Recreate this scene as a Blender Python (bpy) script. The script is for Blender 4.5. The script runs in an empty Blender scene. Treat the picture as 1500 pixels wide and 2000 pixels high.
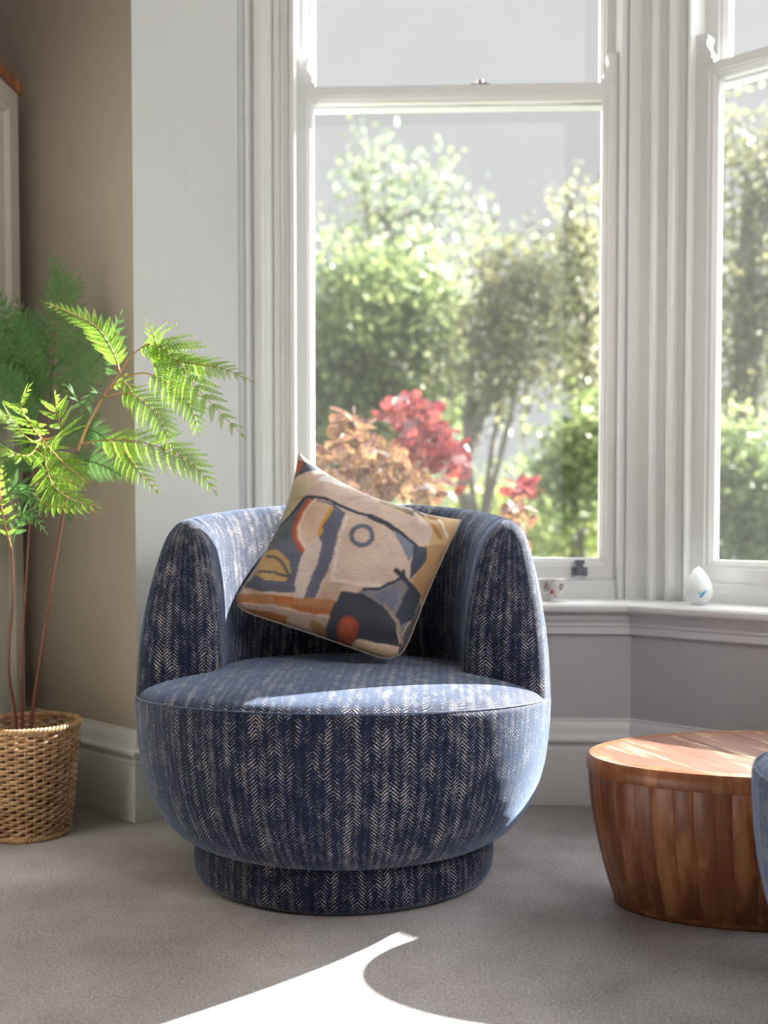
import bpy, bmesh, math, random
import numpy as np
from mathutils import Vector, Matrix
random.seed(7); rng = np.random.default_rng(7)
scene = bpy.context.scene; COL = scene.collection
PI = math.pi

# ------------------------------------------------------------------ camera, sky, sun, exposure
F = 2200.0; CAMH = 0.80; TH = math.radians(2.2); HZ = 1005.0
cam_d = bpy.data.cameras.new('camera'); cam = bpy.data.objects.new('camera', cam_d); COL.objects.link(cam)
cam.location = (0, 0, CAMH); cam.rotation_euler = (PI/2 - TH, 0, 0)
cam_d.sensor_fit = 'VERTICAL'; cam_d.sensor_height = 36; cam_d.sensor_width = 27
cam_d.lens = F/2000*36
cam_d.shift_y = ((HZ-1000)/F + math.tan(TH))*F/2000
cam_d.clip_start = .05; cam_d.clip_end = 300
cam_d.dof.use_dof = True; cam_d.dof.focus_distance = 2.28; cam_d.dof.aperture_fstop = 2.5
scene.camera = cam
world = bpy.data.worlds.new('sky'); scene.world = world; world.use_nodes = True
wn = world.node_tree.nodes; wl = world.node_tree.links
bg = wn['Background']; bg.inputs[1].default_value = 1.0
tc = wn.new('ShaderNodeTexCoord'); sp = wn.new('ShaderNodeSeparateXYZ'); cr = wn.new('ShaderNodeValToRGB')
cr.color_ramp.elements[0].position = 0.0; cr.color_ramp.elements[0].color = (.635, .65, .665, 1)
cr.color_ramp.elements[1].position = .35; cr.color_ramp.elements[1].color = (.645, .65, .655, 1)
wl.new(tc.outputs['Generated'], sp.inputs[0]); wl.new(sp.outputs[2], cr.inputs[0]); wl.new(cr.outputs[0], bg.inputs[0])

def sun_lamp(name, az_to, elev, energy, angle, color):
    d = bpy.data.lights.new(name, 'SUN'); d.energy = energy; d.angle = math.radians(angle); d.color = color
    o = bpy.data.objects.new(name, d); COL.objects.link(o)
    a = math.radians(az_to); e = math.radians(elev)
    v = Vector((math.cos(a)*math.cos(e), math.sin(a)*math.cos(e), math.sin(e)))   # towards the sun
    o.rotation_euler = v.to_track_quat('Z', 'Y').to_euler(); o.location = v*20
    return o
SUN_AZ, SUN_EL = 38.5, 27.5
sun_lamp('sun', SUN_AZ, SUN_EL, 34, .6, (1, .985, .95))
sun_lamp('sky_fill_sun', 48, 30, 13, 120, (.92, .96, 1))  # second, very broad sun added to strengthen the soft light from outside
def area(name, loc, target, size, energy, color):
    d = bpy.data.lights.new(name, 'AREA'); d.shape = 'SQUARE'; d.size = size; d.energy = energy; d.color = color
    o = bpy.data.objects.new(name, d); COL.objects.link(o); o.location = loc
    o.rotation_euler = (Vector(loc)-Vector(target)).to_track_quat('Z', 'Y').to_euler(); return o
area('added_room_fill', (1.9, -.35, 2.25), (.3, 3.0, .5), .8, 42, (1, .965, .95))  # unseen fill light added behind the camera to brighten the bay
vs = scene.view_settings; vs.view_transform = 'Standard'; vs.look = 'None'; vs.gamma = 1; vs.exposure = 0
try: vs.use_curve_mapping = False
except Exception: pass

def at(x, y, Y):
    """point in the room whose depth is Y on the sight line of photo pixel (x, y)"""
    u = (x-750)/F; w = (HZ-y)/F + math.tan(TH)
    d = Vector((u, math.cos(TH)+w*math.sin(TH), -math.sin(TH)+w*math.cos(TH)))
    return Vector((0, 0, CAMH)) + d*(Y/d.y)

# ------------------------------------------------------------------ helpers
class MB:
    def __init__(s): s.v = []; s.f = []; s.uv = []
    def add(s, verts, faces, uvs=None):
        b = len(s.v); s.v += [tuple(p) for p in verts]; s.f += [tuple(i+b for i in f) for f in faces]
        s.uv += list(uvs) if uvs is not None else [(0, 0)]*len(verts)
        return s
    def box(s, x0, x1, y0, y1, z0, z1, T=None):
        P = [(x, y, z) for z in (z0, z1) for y in (y0, y1) for x in (x0, x1)]
        if T: P = [T(*p) for p in P]
        return s.add(P, [(0, 2, 3, 1), (4, 5, 7, 6), (0, 1, 5, 4), (2, 6, 7, 3), (0, 4, 6, 2), (1, 3, 7, 5)])
    def prism(s, poly, z0, z1, T=None):
        n = len(poly); P = [(p[0], p[1], z0) for p in poly] + [(p[0], p[1], z1) for p in poly]
        if T: P = [T(*p) for p in P]
        fs = [tuple(range(n-1, -1, -1)), tuple(range(n, 2*n))] + [(i, (i+1) % n, n+(i+1) % n, n+i) for i in range(n)]
        return s.add(P, fs)
    def grid(s, rows, close_u=False, close_v=False, uvs=None):
        R = len(rows); C = len(rows[0]); fs = []
        for i in range(R if close_v else R-1):
            for j in range(C if close_u else C-1):
                a = i*C+j; b = i*C+(j+1) % C; i2 = (i+1) % R
                fs.append((a, b, i2*C+(j+1) % C, i2*C+j))
        return s.add([p for r in rows for p in r], fs, uvs)
    def lathe(s, prof, n=48, c=(0, 0, 0)):
        rows = [[(c[0]+r*math.cos(2*PI*k/n), c[1]+r*math.sin(2*PI*k/n), c[2]+z) for k in range(n)] for r, z in prof]
        return s.grid(rows, close_u=True)
    def tube(s, pts, rad, n=6, closed=False, caps=True):
        pts = [Vector(p) for p in pts]; N = len(pts); rows = []
        t0 = (pts[1]-pts[0]).normalized(); ref = Vector((0, 0, 1)) if abs(t0.z) < .9 else Vector((1, 0, 0))
        nrm = t0.cross(ref).normalized()
        for i, p in enumerate(pts):
            if closed: t = (pts[(i+1) % N]-pts[i-1])
            else: t = pts[min(i+1, N-1)]-pts[max(i-1, 0)]
            t.normalize(); nrm = (nrm - t*nrm.dot(t)).normalized(); bn = t.cross(nrm)
            r = rad(i/(N-1)) if callable(rad) else rad
            rows.append([p+(nrm*math.cos(2*PI*k/n)+bn*math.sin(2*PI*k/n))*r for k in range(n)])
        b = len(s.v)
        s.grid(rows, close_u=True, close_v=closed)
        if caps and not closed:
            s.f.append(tuple(b+k for k in range(n-1, -1, -1))); s.f.append(tuple(b+(N-1)*n+k for k in range(n)))
        return s
    def mesh(s, name, mat, smooth=True, sharp=40):
        me = bpy.data.meshes.new(name); me.from_pydata(s.v, [], s.f)
        if any(u != (0, 0) for u in s.uv[:50]) or any(u != (0, 0) for u in s.uv[-50:]):
            uvl = me.uv_layers.new(name='UVMap'); idx = np.empty(len(me.loops), dtype=np.int32)
            me.loops.foreach_get('vertex_index', idx)
            uvl.data.foreach_set('uv', np.array(s.uv, dtype=np.float32)[idx].ravel())
        bm = bmesh.new(); bm.from_mesh(me); bmesh.ops.recalc_face_normals(bm, faces=bm.faces); bm.to_mesh(me); bm.free()
        if mat: me.materials.append(mat)
        if smooth:
            me.polygons.foreach_set('use_smooth', [True]*len(me.polygons))
            if sharp and sharp < 180:
                me.set_sharp_from_angle(angle=math.radians(sharp))
        return me
    def build(s, name, mat, parent=None, smooth=True, sharp=40, origin=None):
        me = s.mesh(name, mat, smooth, sharp)
        o = bpy.data.objects.new(name, me); COL.objects.link(o)
        if origin is not None:
            me.transform(Matrix.Translation(-Vector(origin))); o.location = origin
        if parent: o.parent = parent
        return o

def tag(o, label=None, cat=None, group=None, kind=None):
    if label: o['label'] = label
    if cat: o['category'] = cat
    if group: o['group'] = group
    if kind: o['kind'] = kind
    return o
def empty(name, loc=(0, 0, 0), rz=0, **k):
    o = bpy.data.objects.new(name, None); COL.objects.link(o); o.location = loc; o.rotation_euler = (0, 0, rz)
    o.empty_display_size = .1
    return tag(o, **k)
def copy_tree(o, parent=None):
    c = o.copy(); COL.objects.link(c); c.parent = parent
    for ch in list(o.children): copy_tree(ch, c)
    return c

# ------------------------------------------------------------------ materials
def newmat(name):
    m = bpy.data.materials.new(name); m.use_nodes = True; nt = m.node_tree
    return m, nt.nodes, nt.links, nt.nodes['Principled BSDF']
def mathn(N, L, op, a, b=None, c=None):
    n = N.new('ShaderNodeMath'); n.operation = op
    for i, v in enumerate((a, b, c)):
        if v is None: continue
        if isinstance(v, (int, float)): n.inputs[i].default_value = v
        else: L.new(v, n.inputs[i])
    return n.outputs[0]
def noise(N, L, vec, scale, detail=3, rough=.5):
    n = N.new('ShaderNodeTexNoise'); n.inputs['Scale'].default_value = scale; n.inputs['Detail'].default_value = detail
    n.inputs['Roughness'].default_value = rough
    if vec is not None: L.new(vec, n.inputs['Vector'])
    return n
def ramp(N, L, fac, stops):
    r = N.new('ShaderNodeValToRGB'); e = r.color_ramp.elements
    while len(e) < len(stops): e.new(.5)
    for el, (p, c) in zip(e, stops): el.position = p; el.color = (*c, 1) if len(c) == 3 else c
    L.new(fac, r.inputs[0]); return r.outputs[0]
def bump(N, L, b, height, strength, dist):
    n = N.new('ShaderNodeBump'); n.inputs['Strength'].default_value = strength; n.inputs['Distance'].default_value = dist
    L.new(height, n.inputs['Height']); L.new(n.outputs[0], b.inputs['Normal'])
def mapping(N, L, src, scale, rot=(0, 0, 0)):
    mp = N.new('ShaderNodeMapping'); mp.inputs['Scale'].default_value = scale; mp.inputs['Rotation'].default_value = rot
    L.new(src, mp.inputs[0]); return mp.outputs[0]
def plain(name, col, rough=.5, var=.05, scale=8, bmp=.0, bscale=60, metal=0, spec=.5, sheen=0):
    m, N, L, b = newmat(name); t = N.new('ShaderNodeTexCoord')
    n = noise(N, L, t.outputs['Object'], scale)
    lo = tuple(c*(1-var) for c in col); hi = tuple(min(1, c*(1+var)) for c in col)
    L.new(ramp(N, L, n.outputs[0], [(.3, lo), (.7, hi)]), b.inputs['Base Color'])
    b.inputs['Roughness'].default_value = rough; b.inputs['Metallic'].default_value = metal
    b.inputs['Specular IOR Level'].default_value = spec; b.inputs['Sheen Weight'].default_value = sheen
    if bmp:
        n2 = noise(N, L, t.outputs['Object'], bscale, 4); bump(N, L, b, n2.outputs[0], bmp, .002)
    return m

M = {}
M['wall'] = plain('wall_paint', (.52, .515, .51), .75, .02, 2, .15, 180)
M['wall_warm'] = plain('warm_wall_tone', (.42, .36, .30), .75, .02, 2, .15, 180)  # room walls in a darker, warmer tone than the bay walls
M['ceiling'] = plain('ceiling_paint', (.72, .71, .69), .8, .02, 2)
M['gloss'] = plain('white_gloss_paint', (.74, .74, .735), .32, .015, 3, .08, 30)
M['cream'] = plain('cream_paint', (.56, .54, .47), .5, .03, 3, .08, 60)
M['metal'] = plain('chrome', (.45, .46, .48), .25, .1, 10, metal=1)
M['dark_metal'] = plain('dark_metal', (.22, .25, .30), .35, .2, 20, metal=.8)
M['cane'] = None

def mat_carpet():
    m, N, L, b = newmat('carpet'); t = N.new('ShaderNodeTexCoord'); o = t.outputs['Object']
    n1 = noise(N, L, o, 420, 2, .7); n2 = noise(N, L, o, 3.5, 4, .6); n3 = noise(N, L, o, 170, 2, .6)
    f = mathn(N, L, 'ADD', mathn(N, L, 'MULTIPLY', n1.outputs[0], .55), mathn(N, L, 'MULTIPLY', n3.outputs[0], .25))
    f = mathn(N, L, 'ADD', f, mathn(N, L, 'MULTIPLY', n2.outputs[0], .2))
    L.new(ramp(N, L, f, [(.36, (.13, .105, .10)), (.5, (.37, .335, .325)), (.63, (.74, .70, .69))]), b.inputs['Base Color'])
    b.inputs['Roughness'].default_value = .95; b.inputs['Specular IOR Level'].default_value = .1
    b.inputs['Sheen Weight'].default_value = .25
    bump(N, L, b, n1.outputs[0], .7, .004); return m
M['carpet'] = mat_carpet()

def mat_herring():
    m, N, L, b = newmat('herringbone_velvet'); uvn = N.new('ShaderNodeUVMap'); uvn.uv_map = 'UVMap'
    uv = uvn.outputs[0]
    wob = noise(N, L, uv, 90, 2, .6); wob2 = noise(N, L, uv, 14, 2)
    s = N.new('ShaderNodeSeparateXYZ'); L.new(uv, s.inputs[0]); u, v = s.outputs[0], s.outputs[1]
    W = .0185; P = .0076
    u = mathn(N, L, 'ADD', u, mathn(N, L, 'MULTIPLY', mathn(N, L, 'SUBTRACT', wob.outputs[0], .5), .004))
    u = mathn(N, L, 'ADD', u, mathn(N, L, 'MULTIPLY', mathn(N, L, 'SUBTRACT', wob2.outputs[0], .5), .012))
    un = mathn(N, L, 'DIVIDE', u, W)
    coln = mathn(N, L, 'FLOOR', un)
    wn1 = N.new('ShaderNodeTexWhiteNoise'); wn1.noise_dimensions = '1D'; L.new(coln, wn1.inputs['W'])
    fr = mathn(N, L, 'FRACT', mathn(N, L, 'MULTIPLY', un, .5))
    tri = mathn(N, L, 'ABSOLUTE', mathn(N, L, 'SUBTRACT', mathn(N, L, 'MULTIPLY', fr, 2), 1))
    slope = mathn(N, L, 'MULTIPLY', tri, W*.92)
    vv = mathn(N, L, 'ADD', v, slope)
    vv = mathn(N, L, 'ADD', vv, mathn(N, L, 'MULTIPLY', wn1.outputs[0], P*.35))
    wob3 = noise(N, L, mapping(N, L, uv, (1, 1, 1)), 240, 2, .6)
    vv = mathn(N, L, 'ADD', vv, mathn(N, L, 'MULTIPLY', wob3.outputs[0], .0052))
    line = mathn(N, L, 'FRACT', mathn(N, L, 'DIVIDE', vv, P))
    line = mathn(N, L, 'ABSOLUTE', mathn(N, L, 'SUBTRACT', line, .5))      # 0 on the middle of a light dash
    # wear: dash thickness follows two noises, dies between columns
    pat = noise(N, L, mapping(N, L, uv, (1, .6, 1)), 34, 3, .65); fine = noise(N, L, uv, 320, 2, .7)
    cf = mathn(N, L, 'FRACT', un); edge = mathn(N, L, 'MULTIPLY', mathn(N, L, 'ABSOLUTE', mathn(N, L, 'SUBTRACT', cf, .5)), .26)
    th = mathn(N, L, 'SUBTRACT', mathn(N, L, 'MULTIPLY', pat.outputs[0], .66), .275)
    th = mathn(N, L, 'ADD', th, mathn(N, L, 'MULTIPLY', mathn(N, L, 'SUBTRACT', fine.outputs[0], .5), .66))
    th = mathn(N, L, 'SUBTRACT', th, edge)
    wide = mathn(N, L, 'ADD', th, mathn(N, L, 'MULTIPLY', wn1.outputs[0], .11))
    msk = N.new('ShaderNodeMapRange'); msk.inputs[1].default_value = -.05; msk.inputs[2].default_value = .07
    L.new(mathn(N, L, 'SUBTRACT', wide, line), msk.inputs[0])
    nav = noise(N, L, uv, 60, 3)
    dark = ramp(N, L, nav.outputs[0], [(.3, (.006, .009, .023)), (.7, (.012, .020, .052))])
    mix = N.new('ShaderNodeMix'); mix.data_type = 'RGBA'; L.new(msk.outputs[0], mix.inputs[0]); L.new(dark, mix.inputs[6])
    mix.inputs[7].default_value = (.62, .53, .47, 1)
    L.new(mix.outputs[2], b.inputs['Base Color'])
    b.inputs['Roughness'].default_value = .75; b.inputs['Specular IOR Level'].default_value = .16
    b.inputs['Sheen Weight'].default_value = .62; b.inputs['Sheen Roughness'].default_value = .34
    b.inputs['Sheen Tint'].default_value = (.52, .68, 1, 1)
    h = mathn(N, L, 'SUBTRACT', mathn(N, L, 'MULTIPLY', fine.outputs[0], .5), mathn(N, L, 'MULTIPLY', msk.outputs[0], .7))
    bump(N, L, b, h, .8, .0028); return m
M['herring'] = mat_herring()
M['piping'] = plain('navy_piping', (.05, .075, .15), .8, .2, 80, sheen=.3)

def mat_wood(name, top=False):
    m, N, L, b = newmat(name); t = N.new('ShaderNodeTexCoord'); oi = N.new('ShaderNodeObjectInfo')
    off = N.new('ShaderNodeVectorMath'); off.operation = 'ADD'
    cmb = N.new('ShaderNodeCombineXYZ'); r10 = mathn(N, L, 'MULTIPLY', oi.outputs['Random'], 37)
    for i in range(3): L.new(r10, cmb.inputs[i])
    L.new(t.outputs['Object'], off.inputs[0]); L.new(cmb.outputs[0], off.inputs[1])
    v = mapping(N, L, off.outputs[0], (9, 1.6, 9) if top else (9, 9, 1.5))
    n1 = noise(N, L, v, 2.2, 6, .6)
    n2 = noise(N, L, mapping(N, L, off.outputs[0], (60, 4, 60) if top else (60, 60, 4)), 3, 4, .6)
    bands = mathn(N, L, 'SINE', mathn(N, L, 'MULTIPLY', n1.outputs[0], 22))
    f = mathn(N, L, 'ADD', n1.outputs[0], mathn(N, L, 'MULTIPLY', bands, .05))
    f = mathn(N, L, 'ADD', f, mathn(N, L, 'MULTIPLY', mathn(N, L, 'SUBTRACT', n2.outputs[0], .5), .22))
    f = mathn(N, L, 'ADD', f, mathn(N, L, 'MULTIPLY', mathn(N, L, 'SUBTRACT', oi.outputs['Random'], .5), .15))
    if top: st = [(.28, (.07, .028, .02)), (.42, (.20, .085, .055)), (.56, (.32, .155, .10)), (.72, (.60, .40, .24))]
    else: st = [(.28, (.07, .022, .010)), (.42, (.25, .082, .030)), (.56, (.38, .135, .052)), (.75, (.52, .24, .10))]
    L.new(ramp(N, L, f, st), b.inputs['Base Color'])
    b.inputs['Roughness'].default_value = .33; b.inputs['Coat Weight'].default_value = .12 if not top else .2; b.inputs['Coat Roughness'].default_value = .25
    bump(N, L, b, n2.outputs[0], .12, .001); return m
M['wood'] = mat_wood('acacia_wood'); M['wood_top'] = mat_wood('acacia_wood_top', True)

def mat_wicker():
    m, N, L, b = newmat('wicker'); t = N.new('ShaderNodeTexCoord')
    n = noise(N, L, t.outputs['Object'], 35, 4, .6)
    L.new(ramp(N, L, n.outputs[0], [(.3, (.30, .16, .075)), (.5, (.47, .28, .14)), (.7, (.62, .42, .24))]), b.inputs['Base Color'])
    b.inputs['Roughness'].default_value = .45; bump(N, L, b, n.outputs[0], .3, .002); return m
M['wicker'] = mat_wicker()

def mat_leaf(name, stops, trans=.5, scale=3, rough=.45, rand=False, alpha=None):
    m, N, L, b = newmat(name); t = N.new('ShaderNodeTexCoord')
    out = N['Material Output']
    g = N.new('ShaderNodeNewGeometry')
    n = noise(N, L, t.outputs['Object'], scale, 3)
    f = n.outputs[0]
    if rand:
        f = mathn(N, L, 'ADD', mathn(N, L, 'MULTIPLY', f, .6), mathn(N, L, 'MULTIPLY', g.outputs['Random Per Island'], .4))
    c = ramp(N, L, f, stops); L.new(c, b.inputs['Base Color']); b.inputs['Roughness'].default_value = rough
    tr = N.new('ShaderNodeBsdfTranslucent'); L.new(c, tr.inputs[0])
    mx = N.new('ShaderNodeMixShader'); mx.inputs[0].default_value = trans
    L.new(b.outputs[0], mx.inputs[1]); L.new(tr.outputs[0], mx.inputs[2]); L.new(mx.outputs[0], out.inputs[0]); return m
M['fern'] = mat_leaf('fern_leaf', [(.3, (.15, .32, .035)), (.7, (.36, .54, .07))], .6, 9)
M['fern_dark'] = mat_leaf('fern_leaf_shade_tone', [(.3, (.06, .17, .045)), (.7, (.15, .31, .08))], .4, 9)  # darker copy of the fern green, with shade put into the colour
M['smoke_red'] = mat_leaf('red_smoke_bush_leaf', [(.38, (.05, .015, .035)), (.5, (.20, .028, .035)), (.62, (.30, .07, .04))], .4, 6, .3)
M['smoke_tan'] = mat_leaf('bronze_smoke_bush_leaf', [(.38, (.06, .03, .05)), (.5, (.19, .075, .045)), (.62, (.28, .19, .07))], .4, 6, .3)
M['tree_green'] = mat_leaf('green_foliage', [(.35, (.15, .20, .08)), (.5, (.25, .32, .12)), (.68, (.38, .43, .17))], .5, .9, .5, True)
M['tree_olive'] = mat_leaf('olive_foliage', [(.35, (.17, .18, .12)), (.5, (.27, .28, .17)), (.68, (.38, .36, .18))], .5, .9, .5, True)
M['tree_pale'] = mat_leaf('pale_foliage', [(.35, (.20, .26, .17)), (.5, (.26, .32, .18)), (.68, (.34, .36, .18))], .5, .9, .5, True)
M['tree_lime'] = mat_leaf('lime_foliage', [(.35, (.22, .30, .09)), (.5, (.36, .44, .13)), (.68, (.52, .50, .15))], .5, .9, .5, True)
M['bark'] = plain('bark', (.22, .20, .18), .9, .3, 6, .4, 30)
M['stem_red'] = plain('red_cane', (.13, .045, .03), .45, .3, 12)
M['stem_tan'] = plain('tan_cane', (.42, .24, .10), .45, .25, 12)
M['lawn'] = plain('lawn', (.075, .095, .045), .95, .3, 1.5, .5, 40)
M['soil'] = plain('coco_fibre', (.10, .055, .03), .95, .4, 60, .6, 200)

def mat_glass():
    m, N, L, b = newmat('window_glass'); out = N['Material Output']; N.remove(b)
    tr = N.new('ShaderNodeBsdfTransparent'); tr.inputs[0].default_value = (.985, .99, .985, 1)
    gl = N.new('ShaderNodeBsdfGlossy'); gl.inputs['Roughness'].default_value = .01
    fr = N.new('ShaderNodeLayerWeight'); fr.inputs[0].default_value = .5
    t = N.new('ShaderNodeTexCoord'); n = noise(N, L, t.outputs['Object'], 5, 2)
    mx = N.new('ShaderNodeMixShader'); L.new(mathn(N, L, 'MULTIPLY', mathn(N, L, 'ADD', mathn(N, L, 'MULTIPLY', mathn(N, L, 'POWER', fr.outputs[1], 5), .9), .03), mathn(N, L, 'ADD', mathn(N, L, 'MULTIPLY', n.outputs[0], .2), .8)), mx.inputs[0])
    # added translucent share: lays a pale haze over the garden behind the pane
    veil = N.new('ShaderNodeBsdfTranslucent'); veil.inputs[0].default_value = (.95, .97, 1, 1); m2 = N.new('ShaderNodeMixShader')
    L.new(mathn(N, L, 'ADD', mathn(N, L, 'MULTIPLY', n.outputs[0], .003), .0048), m2.inputs[0]); L.new(tr.outputs[0], m2.inputs[1]); L.new(veil.outputs[0], m2.inputs[2])
    L.new(m2.outputs[0], mx.inputs[1]); L.new(gl.outputs[0], mx.inputs[2]); L.new(mx.outputs[0], out.inputs[0]); return m
M['glass'] = mat_glass()
def mat_attr(name):
    m, N, L, b = newmat(name); a = N.new('ShaderNodeAttribute'); a.attribute_name = 'print'
    t = N.new('ShaderNodeTexCoord'); n = noise(N, L, mapping(N, L, t.outputs['Object'], (30, 120, 120)), 2.5, 4, .65)
    n3 = noise(N, L, t.outputs['Object'], 14, 3)
    mx = N.new('ShaderNodeMix'); mx.data_type = 'RGBA'; mx.blend_type = 'MULTIPLY'; mx.inputs[0].default_value = 1
    L.new(a.outputs['Color'], mx.inputs[6])
    s = mathn(N, L, 'ADD', mathn(N, L, 'MULTIPLY', n.outputs[0], .5), mathn(N, L, 'MULTIPLY', n3.outputs[0], .5))
    L.new(ramp(N, L, s, [(.38, (.68, .66, .64)), (.62, (1.0, 1.0, 1.0))]), mx.inputs[7])
    L.new(mx.outputs[2], b.inputs['Base Color']); b.inputs['Roughness'].default_value = .8; b.inputs['Sheen Weight'].default_value = .15
    n2 = noise(N, L, t.outputs['Object'], 500, 2); bump(N, L, b, n2.outputs[0], .2, .001); return m
M['print'] = mat_attr('printed_cotton_velvet')

# ------------------------------------------------------------------ room shell
D2 = Vector((.743, -.669)); NI = Vector((-.669, -.743))
A = Vector((-.645, 2.925)); B = Vector((-.402, 3.132)); C = Vector((.68, 3.09)); Dp = C + D2*1.30
E = Dp + Vector((math.cos(math.radians(-84)), math.sin(math.radians(-84))))*1.065
Fp = E + NI*.31; G = Fp + D2*1.6; H0 = A - D2*2.6; G2 = G + NI*5.5; H2 = H0 + NI*5.5
PTS = [H2, H0, A, B, C, Dp, E, Fp, G, G2]          # left to right round the room
ZC = 3.0
def rn(a, b): d = (b-a).normalized(); return Vector((d.y, -d.x))     # normal into the room
def mit(i):
    n = len(PTS); n1 = rn(PTS[i-1], PTS[i]); n2 = rn(PTS[i], PTS[(i+1) % n]); return (n1+n2)/(1+n1.dot(n2))
def sweep(i, prof):
    """closed profile (offset into room, z) run along wall i, mitred both ends"""
    j = (i+1) % len(PTS); a, b, ma, mb = PTS[i], PTS[j], mit(i), mit(j); mb_ = MB(); n = len(prof)
    v = [(a.x+ma.x*d, a.y+ma.y*d, z) for d, z in prof] + [(b.x+mb.x*d, b.y+mb.y*d, z) for d, z in prof]
    return mb_.add(v, [tuple(range(n)), tuple(range(2*n-1, n-1, -1))] + [(k, k+n, (k+1) % n+n, (k+1) % n) for k in range(n)])
def struct(o): o['kind'] = 'structure'; return o
WT = -.30
def wallprof(z0, z1): return [(0, z0), (0, z1), (WT, z1), (WT, z0)]
names = {0: 'wall_far_left', 1: 'wall_left', 2: 'wall_left_reveal', 3: 'wall_bay_left', 4: 'wall_bay_centre', 5: 'wall_bay_right',
         6: 'wall_right_reveal', 7: 'wall_right', 8: 'wall_far_right', 9: 'wall_back'}
ZS = .5615; ZTOP = 2.74
for i in range(10):
    if i in (3, 4, 5):
        mbw = sweep(i, wallprof(0, ZS-.04)); m2 = sweep(i, wallprof(ZTOP, ZC)); mbw.add(m2.v, m2.f)
        struct(mbw.build(names[i], M['wall'], smooth=False))
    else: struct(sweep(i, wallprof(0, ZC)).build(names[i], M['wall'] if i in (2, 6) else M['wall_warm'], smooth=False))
out = [PTS[i] - mit(i)*.02 for i in range(10)]
struct(MB().prism([(p.x, p.y) for p in out], -.08, 0).build('floor', M['carpet'], smooth=False))
outc = [PTS[i] - mit(i)*.25 for i in range(10)]
struct(MB().prism([(p.x, p.y) for p in outc], ZC, ZC+.12).build('ceiling', M['ceiling'], smooth=False))
BB = [(0, 0), (.022, 0), (.022, .155), (.018, .160), (.018, .168), (.026, .172), (.030, .178), (.030, .183), (.026, .188), (.020, .190), (.017, .195),
      (.016, .205), (.014, .215), (.010, .224), (.006, .230), (.006, .236), (0, .238)]
bn = {0: 'baseboard_far_left', 1: 'baseboard_left', 2: 'baseboard_left_reveal', 3: 'baseboard_bay_left', 4: 'baseboard_bay_centre',
      5: 'baseboard_bay_right', 6: 'baseboard_right_reveal', 7: 'baseboard_right', 8: 'baseboard_far_right', 9: 'baseboard_back'}
for i in range(10): struct(sweep(i, BB).build(bn[i], M['gloss'], sharp=30))

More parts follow.
